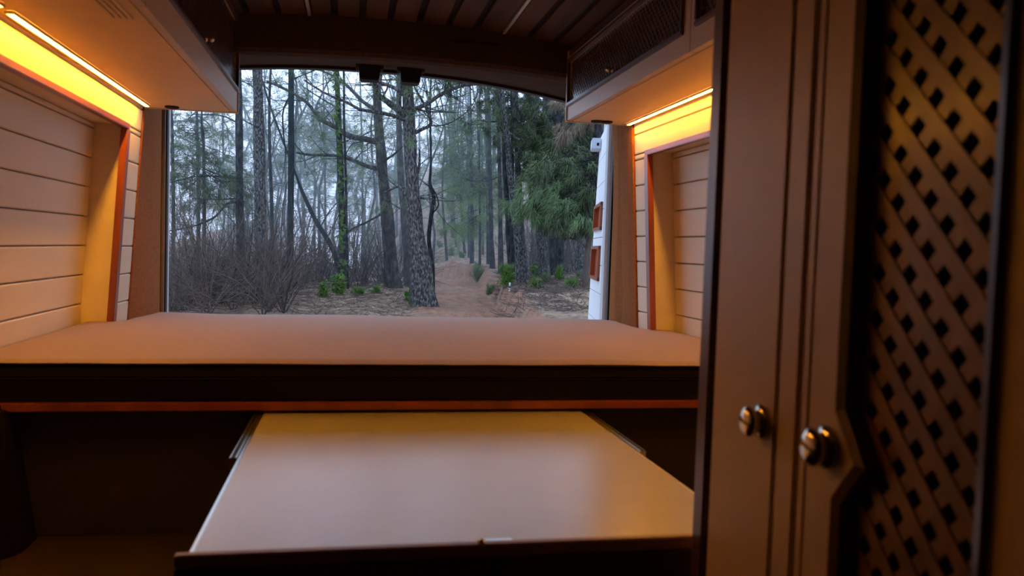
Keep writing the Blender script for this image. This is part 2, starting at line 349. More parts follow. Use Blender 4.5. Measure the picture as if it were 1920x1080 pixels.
# ------------------------------------------------------------------ bed
def mattress():
    bm = bmesh.new(); X0, X1, Y0, Y1 = -.655, .945, 1.648, 2.86
    nx, ny = 80, 60; g = []
    def XL(y): return xl(-.25)-.076 if y < 2.40 else float(np.interp(y, [2.40, 2.43, 2.56, 2.68, 2.9], [xl(-.25)-.076, -.621, -.620, -.606, -.600]))
    def XR(y): return xr(-.25)+.074 if y < 2.365 else float(np.interp(y, [2.365, 2.39, 2.49, 2.64, 2.72, 2.9], [xr(-.25)+.074, .899, .894, .904, .922, .922]))
    for j in range(ny+1):
        row = []
        for i in range(nx+1):
            y = Y0+(Y1-Y0)*j/ny; a_, b_ = XL(y), XR(y); x = a_+(b_-a_)*i/nx
            ex = min(x-a_, b_-x)
            z = -.232+.004*noise.noise(Vector((x*3, y*3, 1)))-.008*max(0, 1-ex/.03)**2-.006*max(0, 1-(y-Y0)/.012)**2-.02*max(0, 1-(Y1-y)/.07)**2
            z -= .010*max(0, (y-2.3)/.56)**2
            row.append(bm.verts.new((x, y, z)))
        g.append(row)
    for j in range(ny):
        for i in range(nx): bm.faces.new((g[j][i], g[j][i+1], g[j+1][i+1], g[j+1][i]))
    return bm, -.66, .93, Y0, Y1
bm, X0, X1, Y0, Y1 = mattress()
MT = thing('mattress', (.14, 2.2, -.27), 'brown fabric mattress filling the width of the van', 'mattress')
obj('top_fabric', bm, M_bed, MT, smooth=True)
bm = bmesh.new()
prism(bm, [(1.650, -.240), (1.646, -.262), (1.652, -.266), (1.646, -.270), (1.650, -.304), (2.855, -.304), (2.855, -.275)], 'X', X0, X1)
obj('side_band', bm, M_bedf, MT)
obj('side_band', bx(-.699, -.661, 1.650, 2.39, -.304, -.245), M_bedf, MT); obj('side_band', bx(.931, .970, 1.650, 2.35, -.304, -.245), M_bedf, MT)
bm = bmesh.new()
for z in (-.2395, -.2665):
    prev = None
    for k in range(61):
        x = X0+(X1-X0)*k/60; c = Vector((x, 1.6465, z+.0008*noise.noise(Vector((x*20, z, 3)))))
        ring = [bm.verts.new(c+Vector((0, .0022*math.cos(a), .0022*math.sin(a)))) for a in (0, 1.57, 3.14, 4.71)]
        if prev:
            for q in range(4): bm.faces.new((prev[q], prev[(q+1) % 4], ring[(q+1) % 4], ring[q]))
        prev = ring
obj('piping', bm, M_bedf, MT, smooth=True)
BB = thing('bed_base', (.14, 2.2, -.32), 'wooden bed base with red-brown front rail under the mattress', 'bed base')
obj('front_rail', bx(-.70, .95, 1.645, 1.668, -.328, -.3115), M_red, BB, bevel=.002)
obj('platform', bx(-.64, .93, 1.669, 2.86, -.328, -.3055), M_dark, BB)
# storage fronts below the bed
SB = thing('storage_box', (.14, 1.75, -1.2), 'shade-darkened beige storage box under the bed with slot for the table', 'storage box')
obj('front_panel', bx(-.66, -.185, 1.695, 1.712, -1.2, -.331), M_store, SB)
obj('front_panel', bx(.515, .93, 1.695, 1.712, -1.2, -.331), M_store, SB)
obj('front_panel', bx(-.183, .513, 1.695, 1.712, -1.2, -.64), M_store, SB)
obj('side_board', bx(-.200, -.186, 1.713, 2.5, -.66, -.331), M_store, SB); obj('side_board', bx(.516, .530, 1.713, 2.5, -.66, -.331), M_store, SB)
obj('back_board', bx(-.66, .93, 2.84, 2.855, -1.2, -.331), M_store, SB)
# pull-out table on slides
PT = thing('pull_out_table', (.167, 1.3, -.6), 'pale satin pull-out table drawer extended from under the bed', 'table')
obj('table_top', bx(-.155, .480, .912, 1.92, -.348, -.334), M_table, PT, bevel=.0012)
obj('edge_strip', bx(-.172, .492, .900, .9115, -.346, -.331), M_edge, PT, bevel=.0015)
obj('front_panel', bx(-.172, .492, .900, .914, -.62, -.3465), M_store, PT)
obj('side_panel', bx(-.155, -.142, .915, 1.92, -.60, -.349), M_lam, PT); obj('side_panel', bx(.467, .480, .915, 1.92, -.60, -.349), M_lam, PT)
obj('bottom_panel', bx(-.141, .466, .915, 1.92, -.60, -.59), M_lam, PT)
for s, x in ((-1, -.155), (1, .480)):
    a, b = sorted((x+s*.001, x+s*.006)); sl = obj('slide', bx(a, b, .915, 1.90, -.352, -.336), M_metal, PT, bevel=.001)
    a, b = sorted((x+s*.007, x+s*.018)); obj('outer_rail', bx(a, b, 1.315, 1.90, -.354, -.334), M_metal, sl, bevel=.001)
    a, b = sorted((x+s*.0095, x+s*.0155)); obj('rail_groove', bx(a, b, 1.313, 1.88, -.3345, -.3335), M_black, sl)
bm = bmesh.new(); lathe(bm, [(.013, 0), (.013, .004), (.011, .005), (.009, .003), (.0085, .006), (.006, .0075), (0, .008)], (.170, .900, -.372), (0, -1, 0), 28); obj('push_button', bm, M_black, PT, smooth=False)
bm = bmesh.new(); lathe(bm, [(.004, 0), (.0045, .002), (.003, .0035), (0, .004)], (.153, .907, -.331), (0, 0, 1), 16); cq = obj('catch_pin', bm, M_brass, PT, smooth=True)
obj('catch_plate', bx(.158, .190, .914, .922, -.3345, -.3325), M_metal, PT, bevel=.0005)
# low wooden step on the left below the bed
ST = thing('low_bench', (-.45, 1.3, -1.2), 'low dark brown bench at the left below the bed', 'bench')
obj('bench_top', bx(-.69, -.185, .85, 1.690, -.592, -.575), M_floor, ST, bevel=.002)
obj('bench_body', bx(-.66, -.20, .88, 1.688, -1.2, -.593), M_dark, ST)
# dark padded side panel with a leaning front edge
bm = bmesh.new(); hexa(bm, [(-.70, 1.45, -.60), (-.560, 1.60, -.60), (-.560, 1.69, -.60), (-.70, 1.69, -.60), (-.70, 1.45, -.30), (-.606, 1.60, -.316), (-.606, 1.69, -.316), (-.70, 1.69, -.30)])
tag(obj('side_panel', bm, M_bedf, bevel=.008), 'black padded panel against the left wall under the bed corner', 'panel')

# ------------------------------------------------------------------ wardrobe at the right
def Yu(u, v=540, X=.39):
    d = rt*((u-960)/F)+up*((540-v)/F)+fw
    return d.y*X/d.x
WX = .39
WD = thing('wardrobe', (.66, .6, -1.2), 'tall beige wardrobe with a lattice door standing at the right', 'wardrobe')
yr = Yu(1323); ypan = Yu(1346); g1 = Yu(1466); g2 = Yu(1507); g3 = Yu(1527); lo = Yu(1590); hi = Yu(1880)
obj('edge_post', bx(WX-.004, WX+.02, ypan+.006, yr, -1.2, .598), M_dark, WD, bevel=.002)
obj('rear_panel', bx(WX+.021, .80, yr-.016, yr, -1.2, .598), M_ward, WD)
D1 = obj('door', bx(WX, WX+.018, g1+.0025, ypan, -1.19, .594), M_ward, WD, bevel=.002)
kn = knob(D1, WX-.001, Yu(1428, 790), atp(1428, 790, Yu(1428, 790)).z, -1, .0155)
obj('stile', bx(WX, WX+.018, g2+.0025, g1-.0025, -1.2, .598), M_ward, WD, bevel=.002)
obj('filler_strip', bx(WX+.001, WX+.018, g3+.0025, g2-.0025, -1.2, .598), M_ward, WD, bevel=.002)
obj('carcass_back', bx(.80, .81, -.05, yr, -1.2, .598), M_back, WD)
obj('inner_wall', bx(WX+.019, .80, g2-.004, g2+.006, -1.2, .598), M_back, WD)
obj('front_side', bx(WX+.0, .80, -.06, -.045, -1.2, .598), M_ward, WD)
# lattice door: opening outline in (y,z), with a notch round the knob
na, nb, nc = atp(1562, 765, Yu(1562, 765)), atp(1612, 872, Yu(1612, 872)), atp(1560, 928, Yu(1560, 928))
y2 = .03; zt_, zb_ = .43, -.62
yy = lo
D2 = None
bm = bmesh.new()
xa, xb = WX, WX+.018
def slabYZ(bm, pts, xa=xa, xb=xb): prism(bm, pts, 'X', xa, xb)
slabYZ(bm, [(yy, -1.19), (g3-.0025, -1.19), (g3-.0025, .594), (yy, .594)])                  # stile beside the lattice
slabYZ(bm, [(yy, na.z), (yy, nc.z), (nb.y, nb.z)])                                             # pointed notch
slabYZ(bm, [(hi-.0, .594), (hi, -1.19), (y2+.0, -1.19), (y2, .594)])
slabYZ(bm, [(yy, .594), (yy, zt_), (hi, zt_), (hi, .594)]); slabYZ(bm, [(yy, zb_), (yy, -1.19), (hi, -1.19), (hi, zb_)])
D2 = tag(obj('door', bm, M_ward, WD), 'beige door with a dark lattice panel and a notch round the knob')
def mould(pts, w2=.0085, closed=True):
    bm = bmesh.new(); n = len(pts); cx = sum(p[0] for p in pts)/n
    P = [Vector((p[0], p[1])) for p in pts]; area = sum(P[i].x*P[(i+1) % n].y-P[(i+1) % n].x*P[i].y for i in range(n)); sg = 1 if area > 0 else -1
    I = []
    for i in range(n):
        a, b, c = P[i-1], P[i], P[(i+1) % n]
        d1 = (b-a).normalized(); d2 = (c-b).normalized(); n1 = Vector((-d1.y, d1.x))*sg; n2 = Vector((-d2.y, d2.x))*sg
        m = (n1+n2).normalized(); I.append(b+m*(w2/max(.3, m.dot(n1))))
    for i in range(n):
        j = (i+1) % n
        hexa(bm, [(WX-.006, *P[i]), (WX-.006, *P[j]), (WX-.003, *I[j]), (WX-.003, *I[i]), (WX+.012, *P[i]), (WX+.012, *P[j]), (WX+.014, *I[j]), (WX+.014, *I[i])])
    return bm
outline = [(hi, zt_), (yy, zt_), (yy, na.z), (nb.y, nb.z), (yy, nc.z), (yy, zb_), (hi, zb_)]
obj('moulding', mould(outline), M_dark, D2)
knob(D2, WX-.001, Yu(1550, 838), atp(1550, 838, Yu(1550, 838)).z, -1, .0170)
# individual lattice slats in two crossing layers
p = .0356; hw = .0062*math.sqrt(2)
zc0 = atp(1638, 247, Yu(1638, 247)); hole = (zc0.y, zc0.z)
for layer, dr in ((0, 1), (1, -1)):
    x0_ = WX+.0105+layer*.0012; x1_ = WX+.0165
    k0 = hole[0]-dr*hole[1]+p/2
    for k in range(-60, 60):
        c = k0+k*p
        za, zb2 = zb_-.01, zt_+.01
        # y = c + dr*z
        if dr > 0: z_lo, z_hi = max(za, hi-.01-c), min(zb2, yy+.01-c)
        else: z_lo, z_hi = max(za, c-(yy+.01)), min(zb2, c-(hi-.01))
        if z_hi-z_lo < .012: continue
        ya, yb = c+dr*z_lo, c+dr*z_hi
        bm = bmesh.new(); hexa(bm, [(x0_, ya-hw, z_lo), (x1_, ya-hw, z_lo), (x1_, ya+hw, z_lo), (x0_, ya+hw, z_lo), (x0_, yb-hw, z_hi), (x1_, yb-hw, z_hi), (x1_, yb+hw, z_hi), (x0_, yb+hw, z_hi)])
        obj('slat', bm, M_lat, D2)

# ------------------------------------------------------------------ open rear door leaf, white boards and two wooden niches
def leaf():
    A = Vector((.945, 2.975)); B = Vector((1.092, 3.70)); d = (B-A).normalized(); nrm = Vector((d.y, -d.x)); Ln = (B-A).length
    def P(s, off, z): q = A+d*s+nrm*off; lean = .035*max(0, (z+.26))*(s/Ln); return (q.x+lean, q.y, z)
    def lb(bm, s0, s1, o0, o1, z0, z1):
        hexa(bm, [P(s0, o0, z0), P(s1, o0, z0), P(s1, o1, z0), P(s0, o1, z0), P(s0, o0, z1), P(s1, o0, z1), P(s1, o1, z1), P(s0, o1, z1)])
    bm = bmesh.new(); lb(bm, 0, Ln, .012, .07, -1.15, .62); root = tag(obj('door_1', bm, M_shell), kind='structure')
    bm = bmesh.new(); lb(bm, 0.0, .13, -.012, .013, -1.15, .60); obj('hinge_panel', bm, M_shell, root, bevel=.006)
    holes = [(.30, .70, .085, .200), (.30, .70, -.125, .020)]
    z = -.52
    edges = [z+.115*k for k in range(10)]
    for z0, z1 in zip(edges, edges[1:]):
        cuts = [(a, b) for a, b, c, e in holes if c < z1-.002 and e > z0+.002]
        bm = bmesh.new()
        if not cuts: lb(bm, .14, Ln, 0, .012, z0+.0015, z1-.0015)
        else:
            a, b, c, e = [h for h in holes if h[2] < z1-.002 and h[3] > z0+.002][0]
            lb(bm, .14, a, 0, .012, z0+.0015, z1-.0015); lb(bm, b, Ln, 0, .012, z0+.0015, z1-.0015)
            if c > z0+.01: lb(bm, a, b, 0, .012, z0+.0015, c)
            if e < z1-.01: lb(bm, a, b, 0, .012, e, z1-.0015)
        obj('plank', bm, M_door, root)
    for a, b, c, e in holes:
        bm = bmesh.new()
        for (s0, s1, z0, z1) in ((a, b, c, c+.014), (a, b, e-.014, e), (a, a+.03, c, e), (b-.03, b, c, e)): lb(bm, s0, s1, -.010, .0125, z0, z1)
        f = obj('niche_frame', bm, M_redv, root)
        bm = bmesh.new(); lb(bm, a, b, .0105, .0118, c, e); obj('niche_back', bm, M_redv, f)
    bm = bmesh.new(); lb(bm, .62, Ln+.0, -.042, -.001, .452, .500)
    t = obj('latch', bm, M_grey, root, bevel=.003)
    bm = bmesh.new(); lb(bm, .617, .62, -.020, -.010, .466, .478); obj('latch_hook', bm, M_black, t)
leaf()

# ================================================================== OUTSIDE
rng = np.random.default_rng(11)
def mesh_np(name, V, Fc, m, parent=None, smooth=False):
    V = np.asarray(V, np.float32); Fc = np.asarray(Fc, np.int32); k = Fc.shape[1]
    me = bpy.data.meshes.new(name); me.vertices.add(len(V)); me.vertices.foreach_set('co', V.ravel())
    me.loops.add(Fc.size); me.loops.foreach_set('vertex_index', Fc.ravel())
    me.polygons.add(len(Fc)); me.polygons.foreach_set('loop_start', np.arange(0, Fc.size, k, dtype=np.int32)); me.polygons.foreach_set('loop_total', np.full(len(Fc), k, np.int32))
    me.update(calc_edges=True)
    return link(name, me, m, parent, smooth)
def frames(D):
    D = D/np.maximum(np.linalg.norm(D, axis=1, keepdims=True), 1e-9)
    ref = np.where(np.abs(D[:, 2:3]) > .9, np.array([[1., 0, 0]]), np.array([[0, 0, 1.]]))
    s = np.cross(D, ref); s /= np.linalg.norm(s, axis=1, keepdims=True); return s, np.cross(D, s)
def seg_mesh(name, segs, m, parent=None, n=4):
    A = np.array([s[0] for s in segs]); B = np.array([s[1] for s in segs]); ra = np.array([s[2] for s in segs])[:, None]; rb = np.array([s[3] for s in segs])[:, None]
    s, t = frames(B-A); V = []
    for k in range(n):
        c, q = math.cos(k*2*math.pi/n), math.sin(k*2*math.pi/n); V.append(A+(s*c+t*q)*ra)
    for k in range(n):
        c, q = math.cos(k*2*math.pi/n), math.sin(k*2*math.pi/n); V.append(B+(s*c+t*q)*rb)
    N = len(A); V = np.stack(V, 1).reshape(-1, 3); base = np.arange(N)[:, None]*2*n
    Fs = [np.concatenate([base+k, base+(k+1) % n, base+n+(k+1) % n, base+n+k], 1) for k in range(n)]
    return mesh_np(name, V, np.stack(Fs, 1).reshape(-1, 4), m, parent)
def needles(name, P, D, m, parent=None, n=12, L=.2, w_=.006, spread=.9, droop=.3, kind='stuff'):
    """pine tufts: thin pointed needles radiating from each tip P along D"""
    P = np.repeat(np.array(P), n, 0); D = np.repeat(np.array(D), n, 0); D = D/np.maximum(np.linalg.norm(D, axis=1, keepdims=True), 1e-6)
    R = rng.normal(size=P.shape)*spread; d = D+R; d[:, 2] -= droop; d /= np.linalg.norm(d, axis=1, keepdims=True)
    ln = L*rng.uniform(.6, 1.15, (len(P), 1)); s = np.cross(d, rng.normal(size=d.shape)); s /= np.linalg.norm(s, axis=1, keepdims=True)
    P = P+rng.normal(size=P.shape)*L*.15
    tip = P+d*ln; tip[:, 2] -= droop*ln[:, 0]*.35
    V = np.stack([P-s*w_, P+s*w_, tip], 1).reshape(-1, 3)
    o = mesh_np(name, V, np.arange(len(V)).reshape(-1, 3), m, parent)
    if kind: o['kind'] = kind
    return o
def trunk_mesh(name, pts, rad, m, parent=None, n=14, rough=.08, flare=0, sub=5):
    pts = [np.array(p, float) for p in pts]; P = []; R = []
    for i in range(len(pts)-1):
        p0 = pts[max(i-1, 0)]; p1 = pts[i]; p2 = pts[i+1]; p3 = pts[min(i+2, len(pts)-1)]
        for k in range(sub):
            t = k/sub; P.append(.5*((2*p1)+(-p0+p2)*t+(2*p0-5*p1+4*p2-p3)*t*t+(-p0+3*p1-3*p2+p3)*t**3)); R.append(rad[i]*(1-t)+rad[i+1]*t)
    P.append(pts[-1]); R.append(rad[-1]); P = np.array(P); R = np.array(R)
    T = np.gradient(P, axis=0); s, t = frames(T)
    # keep frames steady
    ref = s[0].copy()
    for i in range(len(P)):
        q = ref-T[i]*np.dot(ref, T[i])/np.dot(T[i], T[i]); q /= np.linalg.norm(q); s[i] = q; t[i] = np.cross(T[i]/np.linalg.norm(T[i]), q); ref = q
    sd = rng.uniform(0, 50); V = []
    for i in range(len(P)):
        for k in range(n):
            a = k*2*math.pi/n; r = R[i]
            nn = noise.noise(Vector((math.cos(a)*1.7+sd, math.sin(a)*1.7, P[i][2]*1.6)))+.5*noise.noise(Vector((math.cos(a)*4+sd, math.sin(a)*4, P[i][2]*6)))
            r *= 1+rough*nn*2
            if flare and i < sub*2: r *= 1+flare*(1-i/(sub*2))**2*(1+.5*math.sin(a*4+sd))
            V.append(P[i]+(s[i]*math.cos(a)+t[i]*math.sin(a))*r)
    Fs = [(i*n+k, i*n+(k+1) % n, (i+1)*n+(k+1) % n, (i+1)*n+k) for i in range(len(P)-1) for k in range(n)]
    return mesh_np(name, V, Fs, m, parent, smooth=True)
def grow(segs, tips, p, d, L, r, depth, wander=.25, droop=0., kids=4, spread=.9, step=None, shrink=.55, taper=.25):
    n = max(3, int(L/(step or max(.12, L/6)))); st = L/n; d = d/np.linalg.norm(d)
    for i in range(n):
        d = d+rng.normal(size=3)*wander*.5; d[2] -= droop*.1; d /= np.linalg.norm(d)
        q = p+d*st; ra = r*(1-(1-taper)*i/n); rb = r*(1-(1-taper)*(i+1)/n); segs.append((p, q, ra, rb)); p = q
        if depth > 0 and i >= 1:
            for _ in range(max(0, int(rng.poisson(kids/n)))):
                dd = d+rng.normal(size=3)*spread; grow(segs, tips, p, dd, L*shrink*rng.uniform(.6, 1.1), rb*.55, depth-1, wander, droop, kids, spread, step, shrink)
        elif depth == 0 and i > 0: tips.append((p, d.copy()))
    tips.append((p, d.copy()))

M_barkG = bark('grey_flaky_bark', (.022, .020, .020), (.20, .185, .175), 24, .62, .5)
M_barkD = bark('scorched_dark_bark', (.006, .007, .009), (.075, .08, .085), 12, .66)
M_barkS = bark('scorched_speckled_bark', (.008, .008, .010), (.30, .30, .29), 30, .68, .5)
M_barkT = bark('smooth_teal_dark_bark', (.010, .018, .020), (.04, .055, .055), 6, .7, .3)
M_barkM = bark('medium_grey_brown_bark', (.022, .019, .018), (.09, .08, .077), 10, .6)
M_twig = mat('dark_bare_twig', (.045, .035, .032), .9, var=.3, vs=2)
M_twigb = mat('brown_dry_twig', (.11, .078, .062), .9, var=.3, vs=2)
M_ndl = mat('dark_green_pine_needles', (.042, .064, .018), .6, var=.65, vs=1.6)
M_ndlb = mat('blue_green_pine_needles', (.085, .135, .05), .6, var=.45, vs=.9)
M_ndll = mat('yellow_green_pine_needles', (.12, .19, .045), .6, var=.4, vs=.9)
M_ndry = mat('dry_brown_pine_needles', (.19, .14, .09), .7, var=.35, vs=1.2)
M_leaf = mat('bright_green_leaf', (.10, .20, .03), .5, var=.35, vs=4)
M_post = mat('pale_blue_marker_paint', (.55, .68, .74), .6)

# ---- terrain
def road_x(y):   # centre line of the dirt track
    return float(np.interp(y, [4, 10, 16, 20, 24, 26, 28, 30, 33, 42], [.6, 1.2, 2.0, 2.75, 3.1, 3.0, 2.5, 1.4, -.8, -9]))
def road_w(y): return float(np.interp(y, [4, 12, 16, 20, 24, 28, 36], [1.4, 1.0, .85, .68, .48, .55, .7]))
def road_z(y): return float(np.interp(y, [3, 12, 16, 20, 26, 34, 50, 120], [-1.8, -1.5, -1.33, -1.20, -1.10, -.95, -.3, 4]))
def gz(x, y):
    zr = road_z(y); rx, rw = road_x(y), road_w(y); d = x-rx; z = zr
    nzv = noise.noise(Vector((x*.8, y*.8, 0)))*.09+noise.noise(Vector((x*2.3, y*2.3, 5)))*.045+noise.noise(Vector((x*6, y*6, 9)))*.03
    amp = .3
    if d > rw:
        e = d-rw; hb = float(np.interp(y, [4, 11, 13.5, 17, 22, 26, 34, 60], [.2, .35, .62, .52, .40, .55, .6, .5]))
        t = min(1, e/(.34+.2*noise.noise(Vector((x*1.5, y*1.5, 7))))); t = t*t*(3-2*t)
        z += hb*t+.028*max(0, e-.4)*(1 if y < 34 else 1.2); amp = .3+1.0*t
        if y > 28:
            q = max(0, min(1, (x-.8)/3)); q = q*q*(3-2*q); z = z*q+(zr-.9-.10*(y-28))*(1-q)+min(4.5, max(0, y-31)*.12)*q
    elif d < -rw:
        e = -d-rw; t = min(1, e/.8); t = t*t*(3-2*t)
        hb = float(np.interp(y, [4, 12, 15, 18, 20, 24], [.0, .05, .14, .16, .12, .05]))
        z += hb*t*math.exp(-((e-1.6)/2.2)**2); amp = .3+.7*t
        z -= .14*max(0, e-3.4)+.02*max(0, e-3.4)**1.3
        if y > 22: z -= min(3, (y-22)*.10)*min(1, e/1.5)
    return z+nzv*amp
xs = np.concatenate([np.linspace(-70, -10, 20)[:-1], np.linspace(-10, 14, 270)[:-1], np.linspace(14, 70, 20)]); ys = np.concatenate([np.linspace(3.2, 10, 18)[:-1], np.linspace(10, 36, 230)[:-1], np.linspace(36, 130, 50)])
V = [(x, y, gz(x, y)) for y in ys for x in xs]; nx = len(xs)
Fq = [(j*nx+i, j*nx+i+1, (j+1)*nx+i+1, (j+1)*nx+i) for j in range(len(ys)-1) for i in range(nx-1)]
def soil():
    m = bpy.data.materials.new('red_dirt_and_pine_litter'); m.use_nodes = True; t = m.node_tree; b = t.nodes['Principled BSDF']; L = t.links.new
    b.inputs['Roughness'].default_value = .9; b.inputs['Specular IOR Level'].default_value = .2
    at_ = t.nodes.new('ShaderNodeAttribute'); at_.attribute_name = 'track'
    tcn = t.nodes.new('ShaderNodeTexCoord')
    n1 = t.nodes.new('ShaderNodeTexNoise'); n1.inputs['Scale'].default_value = 2.2; n1.inputs['Detail'].default_value = 10; n1.inputs['Roughness'].default_value = .75
    n2 = t.nodes.new('ShaderNodeTexNoise'); n2.inputs['Scale'].default_value = 3; n2.inputs['Detail'].default_value = 10; n2.inputs['Roughness'].default_value = .8
    mpp = t.nodes.new('ShaderNodeMapping'); mpp.inputs['Scale'].default_value = (2.5, .6, 1)
    r1 = t.nodes.new('ShaderNodeValToRGB'); r1.color_ramp.elements[0].position = .35; r1.color_ramp.elements[0].color = (.19, .10, .065, 1); r1.color_ramp.elements[1].position = .66; r1.color_ramp.elements[1].color = (.46, .235, .15, 1)
    r2 = t.nodes.new('ShaderNodeValToRGB'); r2.color_ramp.elements[0].position = .36; r2.color_ramp.elements[0].color = (.10, .068, .05, 1); r2.color_ramp.elements[1].position = .68; r2.color_ramp.elements[1].color = (.46, .32, .22, 1)
    mx = t.nodes.new('ShaderNodeMix'); mx.data_type = 'RGBA'
    L(tcn.outputs['Object'], mpp.inputs[0]); L(mpp.outputs[0], n1.inputs['Vector']); L(tcn.outputs['Object'], n2.inputs['Vector'])
    L(n1.outputs['Fac'], r1.inputs[0]); L(n2.outputs['Fac'], r2.inputs[0]); L(at_.outputs['Fac'], mx.inputs[0]); L(r2.outputs[0], mx.inputs[6]); L(r1.outputs[0], mx.inputs[7]); L(mx.outputs[2], b.inputs['Base Color'])
    bp = t.nodes.new('ShaderNodeBump'); bp.inputs['Strength'].default_value = .8; bp.inputs['Distance'].default_value = .06; L(n2.outputs['Fac'], bp.inputs['Height']); L(bp.outputs[0], b.inputs['Normal'])
    return m
G = mesh_np('floor_ground', V, Fq, soil(), smooth=True); G.name = 'ground'; tag(G, kind='structure')
a = G.data.attributes.new('track', 'FLOAT', 'POINT')
def trk(x, y):
    d = x-road_x(y); e = abs(d)-road_w(y)
    k = max(0, min(1, 1-e/.25))
    if d > 0 and 0 < e < .38: k = max(k, .9)
    k *= max(0, min(1, .75+1.2*noise.noise(Vector((x*1.3, y*1.1, 2)))))
    return k
a.data.foreach_set('value', [trk(x, y) for y in ys for x in xs])

def W(u, v, Y): return np.array(atp(u, v, Y))
def base(u, Y):    # ground point under image column u at depth Y
    p = W(u, 500, Y); return np.array((p[0], Y, gz(p[0], Y)))
def px(n, Y): return n*Y/F

def hero(name, label, Y, line, widths, m, branches=(), twig=None, ndl=None, group=None, flare=0, rough=.08, cat='tree', tuft=None):
    """line: image polyline bottom->top at depth Y; widths in px; branches: (polyline, w0, w1, dY)"""
    p0 = W(*line[0], Y); p0[2] = gz(p0[0], Y)-.15 if line[0][1] > 500 else p0[2]
    pts = [p0]+[W(u, v, Y) for u, v in line[1:]]
    t = thing(name, tuple(p0), label, cat, group)
    # carry the trunk on above the opening
    top = pts[-1]; d = (top-pts[-2])/np.linalg.norm(top-pts[-2]); ex = [top+d*2.0+rng.normal(size=3)*.1, top+d*4.5+rng.normal(size=3)*.3]
    tr = trunk_mesh('trunk', pts+ex, [px(w, Y)/2 for w in widths]+[px(widths[-1], Y)*.42, px(widths[-1], Y)*.25], m, t, flare=flare, rough=rough)
    segs = []; tips = []
    for pl_, w0, w1, dY in branches:
        n = len(pl_); bp = [W(u, v, Y+dY*i/(n-1)) for i, (u, v) in enumerate(pl_)]
        br = trunk_mesh('branch', bp, list(np.linspace(px(w0, Y)/2, px(w1, Y)/2, n)), m, t, n=8, rough=.10, sub=4)
        for i in range(1, n):
            for _ in range(2 if twig is None else twig):
                f = rng.uniform(); p = bp[i-1]*(1-f)+bp[i]*f; dd = (bp[i]-bp[i-1]); dd = dd/np.linalg.norm(dd)+rng.normal(size=3)*.8; dd[2] += .2
                grow(segs, tips, p, dd, rng.uniform(.5, 1.3), px(w1, Y)*.32, 1, .35, .2, 3, .8)
    if segs: tag(seg_mesh('twigs', segs, m, t), kind='stuff')
    if tips and ndl: 
        keep = [q for q in tips if rng.uniform() < (tuft or .5)]
        if keep: needles('needles', [q[0] for q in keep], [q[1] for q in keep], ndl, t, n=14, L=.20, w_=.0045)
    return t

# trunks, left to right
hero('pine_tree', 'dark trunk just right of the left cabinet corner, partly scorched, with forked side limbs', 20, [(456, 580), (452, 480), (449, 350), (448, 210), (446, 120)], [17, 15, 13, 13, 12], M_barkD,
     [([(447, 377), (425, 383), (405, 405), (375, 420), (335, 430), (308, 434)], 5, 2, -1.0), ([(446, 372), (430, 373), (400, 374), (360, 372)], 3, 1.5, .5), ([(447, 334), (420, 332), (395, 330), (360, 332), (312, 345)], 4, 2, -.5), ([(447, 232), (425, 220), (400, 215), (360, 214)], 3, 1.5, 1)], ndl=M_ndl)
hero('pine_tree', 'thick black scorched pine trunk with pale flecks, second big one from the left', 18, [(494, 590), (490, 500), (488, 400), (486, 280), (482, 120)], [24, 22, 21, 19, 17], M_barkS,
     [([(484, 240), (470, 232), (455, 225)], 3, 1.5, -.5), ([(482, 170), (470, 160), (450, 150)], 3, 1.5, 0)], ndl=M_ndl, flare=.3)
hero('pine_tree', 'smooth dark teal straight trunk, tall and branchless left of the mossy one', 18.5, [(543, 590), (544, 500), (545, 400), (546, 280), (546, 120)], [14, 12, 11, 11, 10], M_barkT, [([(545, 150), (565, 142), (590, 132)], 3, 1.5, .5), ([(545, 178), (530, 215), (536, 290)], 3.5, 2, .2)], ndl=M_ndl, rough=.04)
hero('pine_tree', 'slim dark trunk between the flecked trunk and the teal trunk', 22, [(516, 575), (512, 480), (509, 370), (505, 240), (508, 125)], [8, 7, 6, 5, 4], M_barkD, [([(505, 170), (490, 155), (470, 145)], 2.5, 1, 0), ([(505, 240), (520, 215), (545, 190)], 2.5, 1, 0)], ndl=M_ndl)
D = hero('pine_tree', 'dark straight trunk sprouting bright green moss tufts all the way up', 19, [(640, 575), (642, 480), (641, 390), (636, 260), (631, 120)], [15, 13, 12, 11, 8], M_barkD,
         [([(638, 205), (620, 195), (595, 180), (565, 160)], 3, 1.5, .5), ([(636, 270), (655, 262), (680, 250)], 3, 1, .5)], ndl=M_ndl)
P = []; Dn = []
for v in np.arange(130, 565, 3.2):
    if rng.uniform() < .75:
        u = np.interp(v, [120, 260, 390, 480, 575], [631, 636, 641, 642, 640]); q = W(u+rng.normal()*3.0, v, 18.85); P.append(q); Dn.append(np.array((rng.normal(), -.6, .3)))
needles('moss_sprouts', P, Dn, M_leaf, D, n=22, L=.075, w_=.011, spread=1.0, droop=.2)
hero('pine_tree', 'slender bare stem right beside the mossy trunk', 19.5, [(652, 570), (650, 450), (648, 330), (645, 220), (644, 120)], [6, 5, 5, 4, 4], M_barkD, [([(645, 300), (660, 270), (690, 265)], 2, 1, 0)], ndl=M_ndl)
hero('leaning_tree', 'thin dead tree leaning to the left behind the mossy trunk', 21, [(648, 545), (625, 470), (590, 410), (565, 355), (552, 320)], [12, 9, 8, 6, 4], M_barkT, [([(600, 428), (615, 400), (632, 380)], 2.5, 1.5, .3)], ndl=None, rough=.05)
